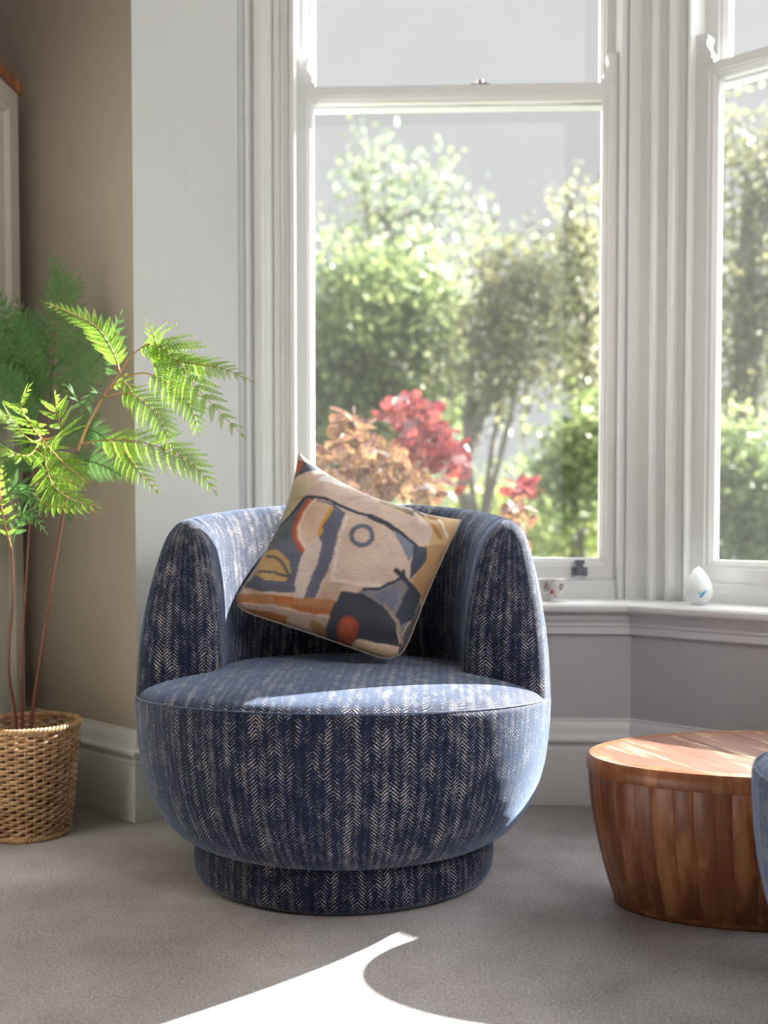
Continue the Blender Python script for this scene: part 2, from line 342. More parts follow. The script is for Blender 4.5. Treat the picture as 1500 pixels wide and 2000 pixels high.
# ------------------------------------------------------------------ windows
def window(idx, lab, i, s_l, s_r, prof_l, prof_r, stile, cord=True):
    a, b = PTS[i], PTS[i+1]; L_ = (b-a).length; d = (b-a).normalized(); n = -rn(a, b)
    ma = -mit(i); mb_ = -mit(i+1); ka = ma.dot(d); kb = mb_.dot(d)
    def W(s, o, z): p = a + d*s + n*o; return (p.x, p.y, z)
    ang = math.atan2(d.y, d.x)
    root = struct(empty('window_%d' % idx, (a.x, a.y, 0), ang)); root['label'] = lab
    inv = (Matrix.Translation((a.x, a.y, 0)) @ Matrix.Rotation(ang, 4, 'Z')).inverted()
    def put(mb, name, mat, parent=root, **kw):
        o = mb.build(name, mat, None, **kw)
        o.data.transform(inv); o.parent = parent; return o
    # window board with rounded nosing and moulded apron beneath
    z = ZS
    SB = [(-.14, z), (.045, z), (.052, z-.003), (.057, z-.009), (.058, z-.016), (.055, z-.024), (.048, z-.029), (.03, z-.032), (.03, z-.040), (.026, z-.050),
          (.018, z-.058), (.018, z-.066), (.014, z-.070), (.014, z-.088), (.008, z-.092), (0, z-.092), (0, z-.042), (-.14, z-.042)]
    put(sweep(i, SB), 'window_board', M['gloss'], sharp=30)
    # plan profiles of the two piers
    def pier(pr, right):
        if right: poly = list(pr) + [(L_+kb*pr[-1][1], pr[-1][1]), (L_+kb*.26, .26), (pr[0][0], .26)]
        else: poly = [(ka*pr[0][1], pr[0][1])] + list(pr) + [(pr[-1][0], .26), (ka*.26, .26)]
        return MB().prism(poly, ZS, ZTOP, W)
    put(pier(prof_l, False), 'architrave', M['gloss'], smooth=True, sharp=25)
    put(pier(prof_r, True), 'architrave', M['gloss'], smooth=True, sharp=25)
    put(MB().box(s_l-.002, s_r+.002, .095, .26, ZTOP-.05, ZTOP, W), 'head_frame', M['gloss'], smooth=False)
    c = MB().box(s_l-.002, s_r+.002, .13, .26, ZS, .615, W)
    c.prism([(.095, ZS), (.095, .590), (.100, .596), (.100, .612), (.106, .616), (.14, .616), (.14, ZS)], s_l-.014, s_r+.014, lambda p, q, r: W(r, p, q))
    put(c, 'sub_sill', M['gloss'], smooth=False)
    def ring(s0, s1, z0, z1, wl, wr, wb, wt, d0, d1):
        lev = [(0, d0), (0.0, d0+.0005), (.62, d0), (.66, d0+.004), (.80, d0+.006), (.95, d0+.014), (1, d0+.016), (1, d1), (0, d1)]
        rows = []
        for o, dd in lev:
            rows.append([W(s0+o*wl, dd, z0+o*wb), W(s1-o*wr, dd, z0+o*wb), W(s1-o*wr, dd, z1-o*wt), W(s0+o*wl, dd, z1-o*wt)])
        return MB().grid(rows, close_u=True, close_v=True)
    ZM0, ZM1 = 1.970, 2.008
    # lower sash in front, upper sash behind
    lo = put(ring(s_l, s_r, .618, ZM1, stile, stile, .058, ZM1-ZM0, .108, .152), 'sash', M['gloss'], sharp=20); lo['label'] = 'lower white sash'
    up = put(ring(s_l, s_r, ZM0-.005, ZTOP-.04, stile, stile, .045, .05, .162, .206), 'sash', M['gloss'], sharp=20); up['label'] = 'upper white sash'
    put(MB().box(s_l+stile-.004, s_r-stile+.004, .132, .136, .67, ZM0+.004, W), 'glass_pane', M['glass'], lo, smooth=False)
    put(MB().box(s_l+stile-.004, s_r-stile+.004, .186, .190, ZM0+.035, ZTOP-.085, W), 'glass_pane', M['glass'], up, smooth=False)
    hp = [(0, 0), (.052, 0), (.050, .010), (.043, .014), (.043, .026), (.036, .038), (.030, .048), (.029, .060), (.033, .069), (.034, .076), (.030, .081), (.020, .083), (0, .083)]
    for sgn, s0 in ((1, s_l), (-1, s_r)):
        put(MB().prism([(s0+sgn*p, ZM1+q) for p, q in hp], .110, .150, lambda p, q, r: W(p, r, q)), 'horn', M['gloss'], lo, smooth=False)
    sm = s_l + (s_r-s_l)*.572
    # cam fastener on the meeting rail
    fz = ZM1
    f = MB().box(sm-.028, sm+.028, .112, .15, fz, fz+.004, W); f.box(sm-.006, sm+.018, .118, .185, fz+.004, fz+.011, W)
    f.lathe([(0, .016), (.009, .014), (.010, .004), (.010, 0)], 16, W(sm, .13, fz+.004))
    put(f, 'fastener', M['metal'], lo, smooth=False)
    # sash lift on the bottom rail
    sl = s_r - .103
    f = MB()
    f.box(sl-.022, sl+.022, .104, .109, .628, .650, W); f.box(sl-.010, sl+.010, .092, .105, .632, .664, W)
    f.box(sl-.013, sl+.013, .088, .110, .660, .672, W)
    for q in (-.017, .017): f.box(sl+q-.005, sl+q+.005, .096, .105, .626, .640, W)
    put(f, 'sash_lift', M['dark_metal'], lo, smooth=False)
    # stop beads across the head, cord in the side channel
    if cord:
        pts = []
        for sg in (0, 1):
            pts = [W(.112+.0025*math.cos(q*.9+sg*PI), .084+.0025*math.sin(q*.9+sg*PI), .64+q*.010) for q in range(205)]
            put(MB().tube(pts, .0026, 5), 'sash_cord', M['gloss'])
    return root
# (s along the wall, depth outwards)
pl1 = [(-.012, .071), (-.008, .069), (.004, .069), (.007, .066), (.012, .064), (.020, .066), (.024, .080), (.030, .082), (.032, .070), (.036, .067), (.052, .067), (.060, .070), (.068, .082),
       (.080, .088), (.082, .096), (.088, .096), (.088, .089), (.130, .089), (.132, .080), (.136, .076), (.146, .076), (.150, .080), (.152, .108), (.154, .112)]
pr1 = [(1.055, .112), (1.057, .108), (1.058, .084), (1.062, .080), (1.070, .080), (1.074, .086), (1.076, .094), (1.080, .094), (1.081, .086)]
window(1, 'sash window behind the blue armchair', 3, .152, 1.057, pl1, pr1, .044)
pl2 = [(.006, .086), (.008, .074), (.013, .068), (.020, .068), (.026, .074), (.028, .086), (.056, .088), (.060, .076), (.066, .070), (.074, .070), (.080, .076),
       (.084, .090), (.104, .092), (.106, .098), (.110, .098), (.111, .082), (.115, .079), (.119, .082), (.121, .110)]
pr2 = [(1.18, .110), (1.182, .082), (1.19, .079), (1.196, .09), (1.22, .09), (1.225, .072), (1.24, .070), (1.25, .088)]
window(2, 'sash window at the right edge', 4, .121, 1.18, pl2, pr2, .060, False)
L3 = 1.065
pl3 = [(L3-s, d) for s, d in reversed(pr1)]; pr3 = [(L3-s, d) for s, d in reversed(pl1)]
window(3, 'sash window of the right bay side', 5, L3-1.057, L3-.152, pl3, pr3, .044, False)

# ------------------------------------------------------------------ armchairs
def make_chair():
    root = empty('tub_chair')
    # plinth
    n = 128; R = .345
    prof = [(R-.03, .006), (R-.004, .010), (R, .02), (R+.002, .05), (R-.002, .10), (R-.015, .115), (R-.06, .118)]
    rows = [[(r*math.sin(q), -r*math.cos(q), z) for q in [2*PI*k/n-PI for k in range(n+1)]] for r, z in prof]
    uv = [((2*PI*k/n-PI)*R, z+.3) for r, z in prof for k in range(n+1)]
    MB().grid(rows, uvs=uv).build('plinth', M['herring'], root, sharp=180)
    MB().lathe([(0, 0), (R-.02, 0), (R-.02, .012), (0, .012)], 64).build('glide_disc', M['dark_metal'], root)
    # bowl shaped body; q = 0 faces front
    def zs(q): return .362 + .060*max(0, math.cos(q*.5))**2.2*1.0 if abs(q) < PI else .366
    bp = [(.30, .098), (.345, .098), (.372, .104), (.395, .118), (.418, .140), (.438, .170), (.454, .205), (.465, .245), (.472, .290), (.4755, .33), (.4765, .36)]
    def bowl(q):
        zt = zs(q); res = []
        for r, z in bp: res.append((r, .098+(z-.098)*(zt-.098)/(.36-.098)))
        res += [(.4755, zt+.004), (.472, zt+.007), (.466, zt+.008)]
        return res
    n = 160; qs = [2*PI*k/n-PI for k in range(n+1)]
    cols = [bowl(q) for q in qs]
    def resample(pr, m=44):
        out = []; ds = [0]
        for i in range(1, len(pr)): ds.append(ds[-1]+math.dist(pr[i], pr[i-1]))
        for k in range(m):
            t = ds[-1]*k/(m-1); i = max(1, min(len(pr)-1, next((j for j, x in enumerate(ds) if x >= t-1e-9), len(pr)-1)))
            f = (t-ds[i-1])/(ds[i]-ds[i-1]+1e-12); out.append((pr[i-1][0]*(1-f)+pr[i][0]*f, pr[i-1][1]*(1-f)+pr[i][1]*f, t))
        return out
    cols = [resample(c) for c in cols]; m = 44; rows = []; uv = []
    for i in range(m):
        rows.append([(cols[k][i][0]*math.sin(qs[k]), -cols[k][i][0]*math.cos(qs[k]), cols[k][i][1]) for k in range(n+1)])
        uv += [(qs[k]*.462, cols[k][i][2]) for k in range(n+1)]
    MB().grid(rows, uvs=uv).build('body', M['herring'], root, sharp=180)
    # seat crown
    rows = []; uv = []; K = 40
    for i in range(K+1):
        f = i/K
        row = []
        for q in qs:
            r = .468*f; zt = zs(q)+.008; top = .468
            front = .5+.5*math.cos(q)
            z = zt + (top-zt)*max(0, (1-f**3.4))**.62 - .010*(1-front)*(1-f)
            row.append((r*math.sin(q), -r*math.cos(q), z)); uv.append((r*math.sin(q), -r*math.cos(q)*1.0+.2))
        rows.append(row)
    MB().grid(rows, uvs=uv).build('seat', M['herring'], root, sharp=180)
    sp_ = [(.4725*math.sin(q), -.4725*math.cos(q), zs(q)+.008) for q in qs[:-1]]
    MB().tube(sp_, .0016, 6, closed=True).build('seat_piping', M['piping'], root)
    # wrap-around back and arms
    z0, z1 = .372, .826
    LV = 56; rows = []; base = None
    NO, NC = 84, 26
    ts = [0, .004, .012, .03] + [.03+(.80-.03)*k/30 for k in range(1, 31)] + [.8+.2*math.sin(PI/2*k/20) for k in range(1, 21)]
    for t in ts:
        o = .477 - .002*math.cos(t*3) - .066*t**1.9; i_ = .283 - .012*math.sin(t*PI) + .048*t**2.2
        h = (o-i_)/2; mid = (o+i_)/2
        if t > .78:
            q_ = math.sqrt(max(0, 1-((t-.78)/.22)**3.6)); mid = mid + .010*((t-.78)/.22)**2; h = h*max(q_, .015)
        if t < .03: h -= .010*(1-math.sqrt(max(0, 1-((.03-t)/.03)**2)))
        pe = math.radians(100 - 18*t**1.5); loop = []
        zb = z0 + (z1-z0)*t
        def P(ph, r): return (r*math.sin(ph), r*math.cos(ph))
        def zz(y): return zb - .078*(t**1.5)*max(0, min(1, (.36-y)/.62))
        for k in range(NO): ph = -pe+2*pe*k/(NO-1); x, y = P(ph, mid+h); loop.append((x, y, zz(y)))
        cx, cy = P(pe, mid); er = Vector((math.sin(pe), math.cos(pe))); et = Vector((math.cos(pe), -math.sin(pe)))
        capk = .8
        for k in range(1, NC):
            a_ = PI*k/NC; ca, sa = math.cos(a_), math.sin(a_)
            ca = math.copysign(abs(ca)**.62, ca); sa = sa**.7
            p = Vector((cx, cy)) + er*h*ca + et*h*capk*sa; loop.append((p.x, p.y, zz(p.y)))
        for k in range(NO): ph = pe-2*pe*k/(NO-1); x, y = P(ph, mid-h); loop.append((x, y, zz(y)))
        cx, cy = P(-pe, mid); er = Vector((-math.sin(pe), math.cos(pe))); et = Vector((-math.cos(pe), -math.sin(pe)))
        for k in range(1, NC):
            a_ = PI*k/NC; ca, sa = -math.cos(a_), math.sin(a_)
            ca = math.copysign(abs(ca)**.62, ca); sa = sa**.7
            p = Vector((cx, cy)) + er*h*ca + et*h*capk*sa; loop.append((p.x, p.y, zz(p.y)))
        rows.append(loop)
    ref = rows[18]; us = [0]
    for k in range(1, len(ref)): us.append(us[-1]+math.dist(ref[k][:2], ref[k-1][:2]))
    us.append(us[-1]+math.dist(ref[0][:2], ref[-1][:2]))
    # v follows the surface so the weave does not stretch over the rim
    vacc = [[0]*len(ref)]
    for i in range(1, len(rows)): vacc.append([vacc[-1][k]+math.dist(rows[i][k], rows[i-1][k]) for k in range(len(ref))])
    R2 = [r+[r[0]] for r in rows]; uv = [(us[k], vacc[i][k % len(ref)]) for i in range(len(rows)) for k in range(len(ref)+1)]
    sh = MB().grid(R2, uvs=uv); nC = len(R2[0]); top = (len(R2)-1)*nC
    sh.build('backrest', M['herring'], root, sharp=180)
    # seams where the arm facings are sewn to the outer and inner panels
    for kk in (NO-3, NO+NC+2, 2*NO+NC-4, NO*2+NC*2+1-(-0)):
        kk = kk % len(ref)
        pts = [Vector(rows[i][kk]) for i in range(2, len(rows)-1)]
        MB().tube(pts, .0014, 5).build('arm_piping', M['piping'], root)
    return root
chair = make_chair()
chair.scale = (.972, .972, 1); chair.location = (-.090, 2.535, 0); chair.rotation_euler = (0, 0, math.radians(-3))
tag(chair, 'navy herringbone tub armchair in full view, patterned cushion on its seat', 'armchair', 'navy herringbone tub chairs')
ch2 = copy_tree(chair); ch2.location = (1.0, 1.56, 0); ch2.rotation_euler = (0, 0, math.radians(-62))
tag(ch2, 'navy herringbone armchair cut off by the right edge, in front of the wooden table', 'armchair', 'navy herringbone tub chairs')

# ------------------------------------------------------------------ cushion
def make_cushion():
    root_mb = MB(); n = 230
    T_, R_, B_, L_ = at(584, 886, 2.76), at(900, 1016, 2.70), at(782, 1302, 2.50), at(440, 1186, 2.55)
    nrm = (R_-T_).cross(L_-T_).normalized()
    if nrm.y > 0: nrm = -nrm
    lin = np.linspace(-1, 1, n)
    lin = np.sign(lin)*(1-(1-np.abs(lin))**1.35)
    a, b = np.meshgrid(lin, lin)            # a: left->right, b: bottom->top (T-R edge is b=1)
    pin = .035
    a2 = a*(1-pin*(1-np.abs(b)**2.2)*np.abs(a)**3); b2 = b*(1-pin*(1-np.abs(a)**2.2)*np.abs(b)**3)
    b2 = b2 - .15*(1-a**2)*((b+1)/2)**2; a2 = a2 + .12*(1-b**2)*((1-a)/2)**2
    blunt = .10*(np.abs(a)**7*np.abs(b)**7)*(b < 0); a2 = a2*(1-blunt); b2 = b2*(1-blunt)
    u = (a2+1)/2; v = (b2+1)/2
    def bil(w): return (w[0]*(1-u)*v + w[1]*u*v + w[2]*u*(1-v) + w[3]*(1-u)*(1-v))
    base = [bil([T_[i], R_[i], B_[i], L_[i]]) for i in range(3)]
    th = .078*np.clip((1-np.abs(a)**2.0)*(1-np.abs(b)**2.0), 0, 1)**.46
    # creases running in from the corners
    cr_ = .0045*np.sin(9*(a-b)+2*np.sin(3*b))*np.exp(-((a-.75)**2+(b-.72)**2)/.10) + .005*np.sin(14*(a+.6*b))*np.exp(-((a-.62)**2+(b-.9)**2)/.05)
    cr_ += .004*np.sin(12*(a+b))*np.exp(-((a+.9)**2+(b+.7)**2)/.06) + .004*np.sin(13*(b-.3*a))*np.exp(-((a-.8)**2+(b+.85)**2)/.08)
    cr_ += .0020*np.sin(5*a+3*b)*np.cos(4*b-2*a)
    cr_ = cr_*1.6; fall = np.clip((1-np.abs(a))*(1-np.abs(b))*30, 0, 1)
    out = []
    for sgn in (1, -1):
        t = (th + (cr_ if sgn > 0 else 0)*fall)*sgn
        P = np.stack([base[i]+nrm[i]*t for i in range(3)], -1)
        out.append(P)
    for P in out: root_mb.v += [tuple(x) for x in P.reshape(-1, 3)]
    idx = np.arange(n*n).reshape(n, n)
    q = np.stack([idx[:-1, :-1], idx[:-1, 1:], idx[1:, 1:], idx[1:, :-1]], -1).reshape(-1, 4)
    root_mb.f = [tuple(x) for x in q.tolist()]
    front = MB(); front.v = root_mb.v[:n*n]; front.f = root_mb.f; front.uv = [(0, 0)]*(n*n)
    back = MB(); back.v = root_mb.v[n*n:]; back.f = [tuple(reversed(x)) for x in root_mb.f]; back.uv = [(0, 0)]*(n*n)
    # flat print, drawn in the cushion's own square; coordinates are those of a 1500 x 1350 drawing
    c0 = [(492, 48), (1440, 438), (1086, 1296), (84, 948)]
    DX = c0[0][0]*(1-u)*v+c0[1][0]*u*v+c0[2][0]*u*(1-v)+c0[3][0]*(1-u)*(1-v)
    DY = c0[0][1]*(1-u)*v+c0[1][1]*u*v+c0[2][1]*u*(1-v)+c0[3][1]*(1-u)*(1-v)
    # corners' straight edges bow in the real cloth
    X = DX.ravel(); Y = DY.ravel()
    X = X + 2.5*np.sin(Y/43)+1.2*np.sin(Y/13+X/31); Y = Y + 2.5*np.sin(X/47)+1.2*np.sin(X/17)
    def s2l(c): return np.array([((k/255+.055)/1.055)**2.4 if k/255 > .04045 else k/255/12.92 for k in c])
    col = np.tile(s2l((204, 178, 163)), (n*n, 1))
    def inpoly(poly):
        ins = np.zeros(len(X), bool); j = len(poly)-1
        for i in range(len(poly)):
            xi, yi = poly[i]; xj, yj = poly[j]
            c = ((yi > Y) != (yj > Y)) & (X < (xj-xi)*(Y-yi)/(yj-yi+1e-9)+xi); ins ^= c; j = i
        return ins
    def fill(poly, c): col[inpoly(poly)] = s2l(c)
    def stroke(pts, w, c):
        dm = np.full(len(X), 1e9)
        for (x0, y0), (x1, y1) in zip(pts[:-1], pts[1:]):
            dx, dy = x1-x0, y1-y0; t = np.clip(((X-x0)*dx+(Y-y0)*dy)/(dx*dx+dy*dy), 0, 1)
            dm = np.minimum(dm, np.hypot(X-x0-t*dx, Y-y0-t*dy))
        col[dm < w/2] = s2l(c)
    def disc(cx, cy, r, c, r0=0): d_ = np.hypot(X-cx, (Y-cy)); col[(d_ < r) & (d_ >= r0)] = s2l(c)
    navy, slate, beige, pale, och, orr, dk = (44, 51, 72), (94, 98, 118), (203, 178, 165), (222, 210, 204), (190, 150, 98), (176, 78, 48), (38, 43, 58)
    fill([(400, 230), (560, 260), (520, 360), (380, 520), (330, 560), (400, 400)], (192, 178, 148))       # upper left edge, warm
    fill([(420, 60), (660, 180), (560, 190), (460, 215)], (64, 74, 92))
    disc(492, 130, 24, orr); fill([(478, 100), (506, 100), (500, 170), (472, 200)], orr)
    fill([(660, 180), (860, 290), (760, 300), (600, 270)], (232, 226, 220))
    fill([(520, 380), (700, 440), (740, 480), (700, 700), (500, 930), (200, 860), (300, 620), (400, 520)], slate)
    fill([(410, 500), (520, 390), (470, 520), (460, 620), (330, 640), (330, 580)], (84, 92, 104))
    fill([(300, 620), (330, 600), (300, 700), (230, 820), (150, 900), (100, 880), (120, 800), (230, 720)], (176, 162, 148))
    fill([(560, 400), (690, 450), (640, 600), (600, 640), (520, 720), (480, 600), (490, 480)], (206, 176, 156))
    stroke([(560, 395), (500, 470), (470, 560), (480, 640), (520, 710)], 26, orr)
    stroke([(590, 405), (525, 480), (500, 570), (510, 640), (540, 690)], 10, (226, 205, 190))
    stroke([(680, 470), (640, 540), (615, 620)], 22, (206, 148, 58))
    fill([(610, 630), (640, 700), (620, 830), (560, 960), (490, 1000), (480, 900), (510, 740), (570, 640)], (208, 190, 180))
    fill([(700, 460), (760, 490), (720, 620), (670, 820), (580, 1000), (520, 990), (600, 800), (640, 620), (630, 580)], (94, 96, 116))
    fill([(760, 490), (900, 520), (1040, 600), (1090, 720), (1080, 840), (1000, 910), (860, 930), (700, 880), (690, 800), (740, 620)], (206, 182, 166))
    stroke([(770, 520), (715, 700), (690, 880), (850, 900), (990, 915)], 18, (222, 205, 192))
    fill([(690, 890), (760, 900), (700, 1000), (640, 1040), (590, 1000), (650, 900)], (190, 160, 140))
    disc(855, 633, 72, (92, 98, 118), 46)
    stroke([(380, 520), (440, 480), (530, 375), (640, 400), (760, 460), (900, 510), (1010, 560), (1160, 660)], 20, navy)
    stroke([(900, 510), (1010, 560), (1160, 660)], 34, dk)
    stroke([(450, 370), (530, 370)], 10, (178, 140, 80))
    stroke([(780, 400), (830, 370), (910, 350)], 7, (150, 138, 132))
    fill([(940, 360), (1060, 385), (1180, 470), (1080, 460), (950, 400)], (214, 190, 140))
    for k in range(3): stroke([(960, 372+14*k), (1080, 410+14*k), (1150, 450+10*k)], 7, (74, 78, 92))
    fill([(1150, 430), (1290, 450), (1415, 440), (1370, 620), (1240, 640), (1270, 560), (1210, 470)], (196, 160, 112))
    stroke([(1190, 450), (1260, 520), (1310, 580)], 26, (170, 118, 60)); stroke([(1160, 432), (1210, 450)], 22, (60, 62, 72))
    stroke([(1300, 470), (1350, 560)], 18, (226, 208, 184))
    fill([(1220, 650), (1380, 600), (1270, 900), (1180, 960), (1140, 860), (1200, 760)], (176, 136, 92))
    fill([(1030, 580), (1160, 660), (1120, 760), (1090, 700)], (120, 124, 142))
    fill([(1150, 660), (1230, 660), (1220, 740), (1130, 860), (1130, 780)], (54, 62, 80))
    fill([(280, 660), (370, 680), (440, 760), (460, 830), (430, 870), (310, 850), (250, 800)], (196, 160, 112))
    stroke([(310, 700), (390, 750), (450, 840)], 14, (86, 84, 88)); stroke([(270, 790), (360, 815), (450, 850)], 13, (86, 84, 88))
    stroke([(210, 840), (300, 890), (470, 910)], 36, (92, 94, 112))
    fill([(130, 880), (360, 930), (720, 990), (680, 1060), (500, 1010), (160, 930)], (176, 122, 80))
    fill([(360, 930), (480, 950), (470, 985), (370, 965)], (178, 108, 56)); stroke([(470, 990), (600, 1030), (700, 1040), (730, 980)], 26, (168, 100, 54))
    fill([(150, 935), (500, 1020), (680, 1070), (690, 1200), (520, 1150), (330, 1060), (170, 990)], (172, 150, 138))
    fill([(180, 960), (440, 1030), (430, 1080), (330, 1060), (180, 990)], (150, 96, 52))
    stroke([(590, 1080), (650, 1120), (640, 1160)], 34, (148, 112, 66))
    fill([(860, 930), (1000, 910), (1080, 850), (1180, 920), (1160, 1000), (1090, 1150), (960, 1010), (820, 950)], (128, 124, 128))
    fill([(920, 960), (1050, 910), (1060, 980), (1000, 1060), (960, 1000)], (108, 110, 130))
    stroke([(860, 930), (960, 925), (1040, 880), (1090, 850)], 16, navy); stroke([(1050, 820), (1090, 850), (1180, 930)], 30, dk); stroke([(1090, 815), (1100, 870)], 16, dk)
    fill([(1120, 900), (1190, 950), (1140, 1060), (1080, 1100), (1040, 1060)], (52, 58, 74))
    fill([(740, 940), (860, 950), (970, 1010), (1050, 1090), (1080, 1200), (960, 1190), (840, 1160), (780, 1200), (690, 1180), (660, 1110), (700, 1010)], (50, 54, 66))
    fill([(1080, 1180), (1140, 1060), (1190, 960), (1210, 980), (1110, 1240), (1070, 1230)], (86, 84, 88))
    stroke([(985, 1010), (1060, 1080), (1095, 1180)], 16, (158, 138, 118))
    disc(785, 1120, 60, (150, 62, 42)); disc(778, 1112, 38, (168, 80, 48))
    fill([(790, 1190), (860, 1175), (1060, 1225), (1090, 1270), (820, 1250)], (200, 176, 150))
    # soft brush edges: blur the print a little on the grid
    g = col.reshape(n, n, 3)
    for _ in range(2): g[1:-1, 1:-1] = .5*g[1:-1, 1:-1] + .125*(g[:-2, 1:-1]+g[2:, 1:-1]+g[1:-1, :-2]+g[1:-1, 2:])
    col = g.reshape(-1, 3)
    me = bpy.data.meshes.new('cushion'); me.from_pydata(front.v + back.v, [], front.f + [tuple(i+n*n for i in f) for f in back.f])
    ca = me.color_attributes.new('print', 'FLOAT_COLOR', 'POINT')
    backc = np.tile(s2l((196, 178, 160)), (n*n, 1))
    full = np.concatenate([np.concatenate([col, backc]), np.ones((2*n*n, 1))], 1).astype(np.float32)
    ca.data.foreach_set('color', full.ravel())
    me.materials.append(M['print']); me.polygons.foreach_set('use_smooth', [True]*len(me.polygons))
    bm = bmesh.new(); bm.from_mesh(me); bmesh.ops.remove_doubles(bm, verts=bm.verts, dist=1e-5); bmesh.ops.recalc_face_normals(bm, faces=bm.faces); bm.to_mesh(me); bm.free()
    me.polygons.foreach_set('use_smooth', [True]*len(me.polygons))
    org = Vector(((T_+R_+B_+L_)/4)); org.z = B_.z
    me.transform(Matrix.Translation(-org)); o = bpy.data.objects.new('cushion', me); COL.objects.link(o); o.location = org
    tag(o, 'beige scatter cushion with abstract navy and orange print, tilted on the armchair', 'cushion')
    # sewn edge
    per = [Vector(base_pt) for base_pt in zip(*[np.concatenate([base[i][0, ::6], base[i][::6, -1], base[i][-1, ::-6], base[i][::-6, 0]]) for i in range(3)])]
    pr = [p for k, p in enumerate(per) if (p-per[k-1]).length > 1e-4]
    s = MB().tube([p-org for p in pr], .0022, 5, closed=True).build('seam', plain('beige_seam', (.45, .36, .28), .8), o)
    return o
make_cushion()

# ------------------------------------------------------------------ wooden coffee table
def make_table():
    c = Vector((.845, 2.315)); yaw = math.radians(3)
    root = empty('coffee_table', (c.x, c.y, 0), yaw, label='low oval wooden drum coffee table built of vertical slats', cat='table')
    a, b, zt, tt = .425, .238, .310, .036
    def k_at(z):        # plan scale of the barrel at height z
        t = z/(zt-tt); return 1 - .0 - .135*(1-t)**1.7
    def k_b(z): t = z/(zt-tt); return 1-.19*(1-t)**1.7
    def ell(th, ka, kb): return (a*ka*math.cos(th), b*kb*math.sin(th))
    # equal arc length slats
    n = 720; pts = [ell(2*PI*k/n, 1, 1) for k in range(n+1)]; acc = [0]
    for k in range(n): acc.append(acc[-1]+math.dist(pts[k], pts[k+1]))
    cuts = [0]; rnd = random.Random(5)
    while cuts[-1] < acc[-1]-.05: cuts.append(cuts[-1]+rnd.uniform(.028, .046))
    cuts[-1] = acc[-1]
    def th_of(s_):
        k = int(np.searchsorted(acc, s_)); return 2*PI*min(k, n)/n if k == 0 else 2*PI*(k-1+(s_-acc[k-1])/(acc[k]-acc[k-1]))/n
    zl = [.014+(zt-tt-.014)*k/12 for k in range(13)]
    for q in range(len(cuts)-1):
        t0, t1 = th_of(cuts[q]), th_of(cuts[q+1]); g = (t1-t0)*.006; rows = []
        for z in zl:
            ka, kb = k_at(z)-.004, k_b(z)-.006; row = []
            for f in (0, .02, .5, .98, 1):
                th = t0+(t1-t0)*f; e = .0006 if f in (0, 1) else 0
                x, y = ell(th, ka-e*2.4, kb-e*4); row.append((x, y, z))
            for f in (1, 0):
                th = t0+(t1-t0)*f; x, y = ell(th, ka-.05, kb-.09); row.append((x, y, z))
            rows.append(row)
        mb = MB().grid(rows, close_u=True)
        mb.f.append(tuple(range(6, -1, -1))); mb.f.append(tuple(len(rows)*7-7+k for k in range(7)))
        mb.build('slat', M['wood'], root, sharp=50)
    # bottom hoop
    N = 96
    def ringm(prof, mat, name):
        rows = [[(a*ka*math.cos(2*PI*k/N), b*kb*math.sin(2*PI*k/N), z) for k in range(N)] for ka, kb, z in prof]
        mb = MB().grid(rows, close_u=True, close_v=True); return mb.build(name, mat, root, sharp=30)
    k0, k1 = k_at(0), k_b(0)
    ringm([(k0-.05, k1-.09, 0), (k0-.006, k1-.008, 0), (k0+.004, k1+.006, .004), (k0+.006, k1+.008, .018), (k0+.004, k1+.006, .022), (k0-.05, k1-.09, .022)], M['wood'], 'base_hoop')
    # edge band of the top
    z0 = zt-tt
    ringm([(.93, .90, z0), (.998, .997, z0), (1.004, 1.006, z0+.006), (1.006, 1.009, z0+.018), (1.002, 1.003, z0+.028), (.992, .988, z0+.034), (.975, .962, zt), (.93, .90, zt)], M['wood'], 'top_band')
    # top boards, clipped to the oval, running across it
    ang = math.radians(107); dx, dy = math.cos(ang), math.sin(ang); nx, ny = -dy, dx
    oval = [(a*.975*math.cos(2*PI*k/180), b*.962*math.sin(2*PI*k/180)) for k in range(180)]
    pro = [x*nx+y*ny for x, y in oval]; lo, hi = min(pro), max(pro)
    def clip(poly, s_, sg):
        out_ = []
        for i in range(len(poly)):
            p, q = poly[i-1], poly[i]; dp = (p[0]*nx+p[1]*ny-s_)*sg; dq = (q[0]*nx+q[1]*ny-s_)*sg
            if (dp >= 0) != (dq >= 0): t = dp/(dp-dq); out_.append((p[0]+t*(q[0]-p[0]), p[1]+t*(q[1]-p[1])))
            if dq >= 0: out_.append(q)
        return out_
    s_ = lo; rnd = random.Random(11)
    while s_ < hi-.02:
        w = rnd.uniform(.05, .085); e = min(hi, s_+w)
        if hi-e < .03: e = hi
        poly = clip(clip(oval, s_+.0006, 1), e-.0006, -1)
        if len(poly) > 2:
            mb = MB().prism(poly, zt-.02, zt-.0006*rnd.random()); o = mb.build('top_board', M['wood_top'], root, smooth=False)
            o.data.transform(Matrix.Rotation(-(ang-PI/2), 4, 'Z')); o.rotation_euler = (0, 0, ang-PI/2)
        s_ = e
    return root
make_table()

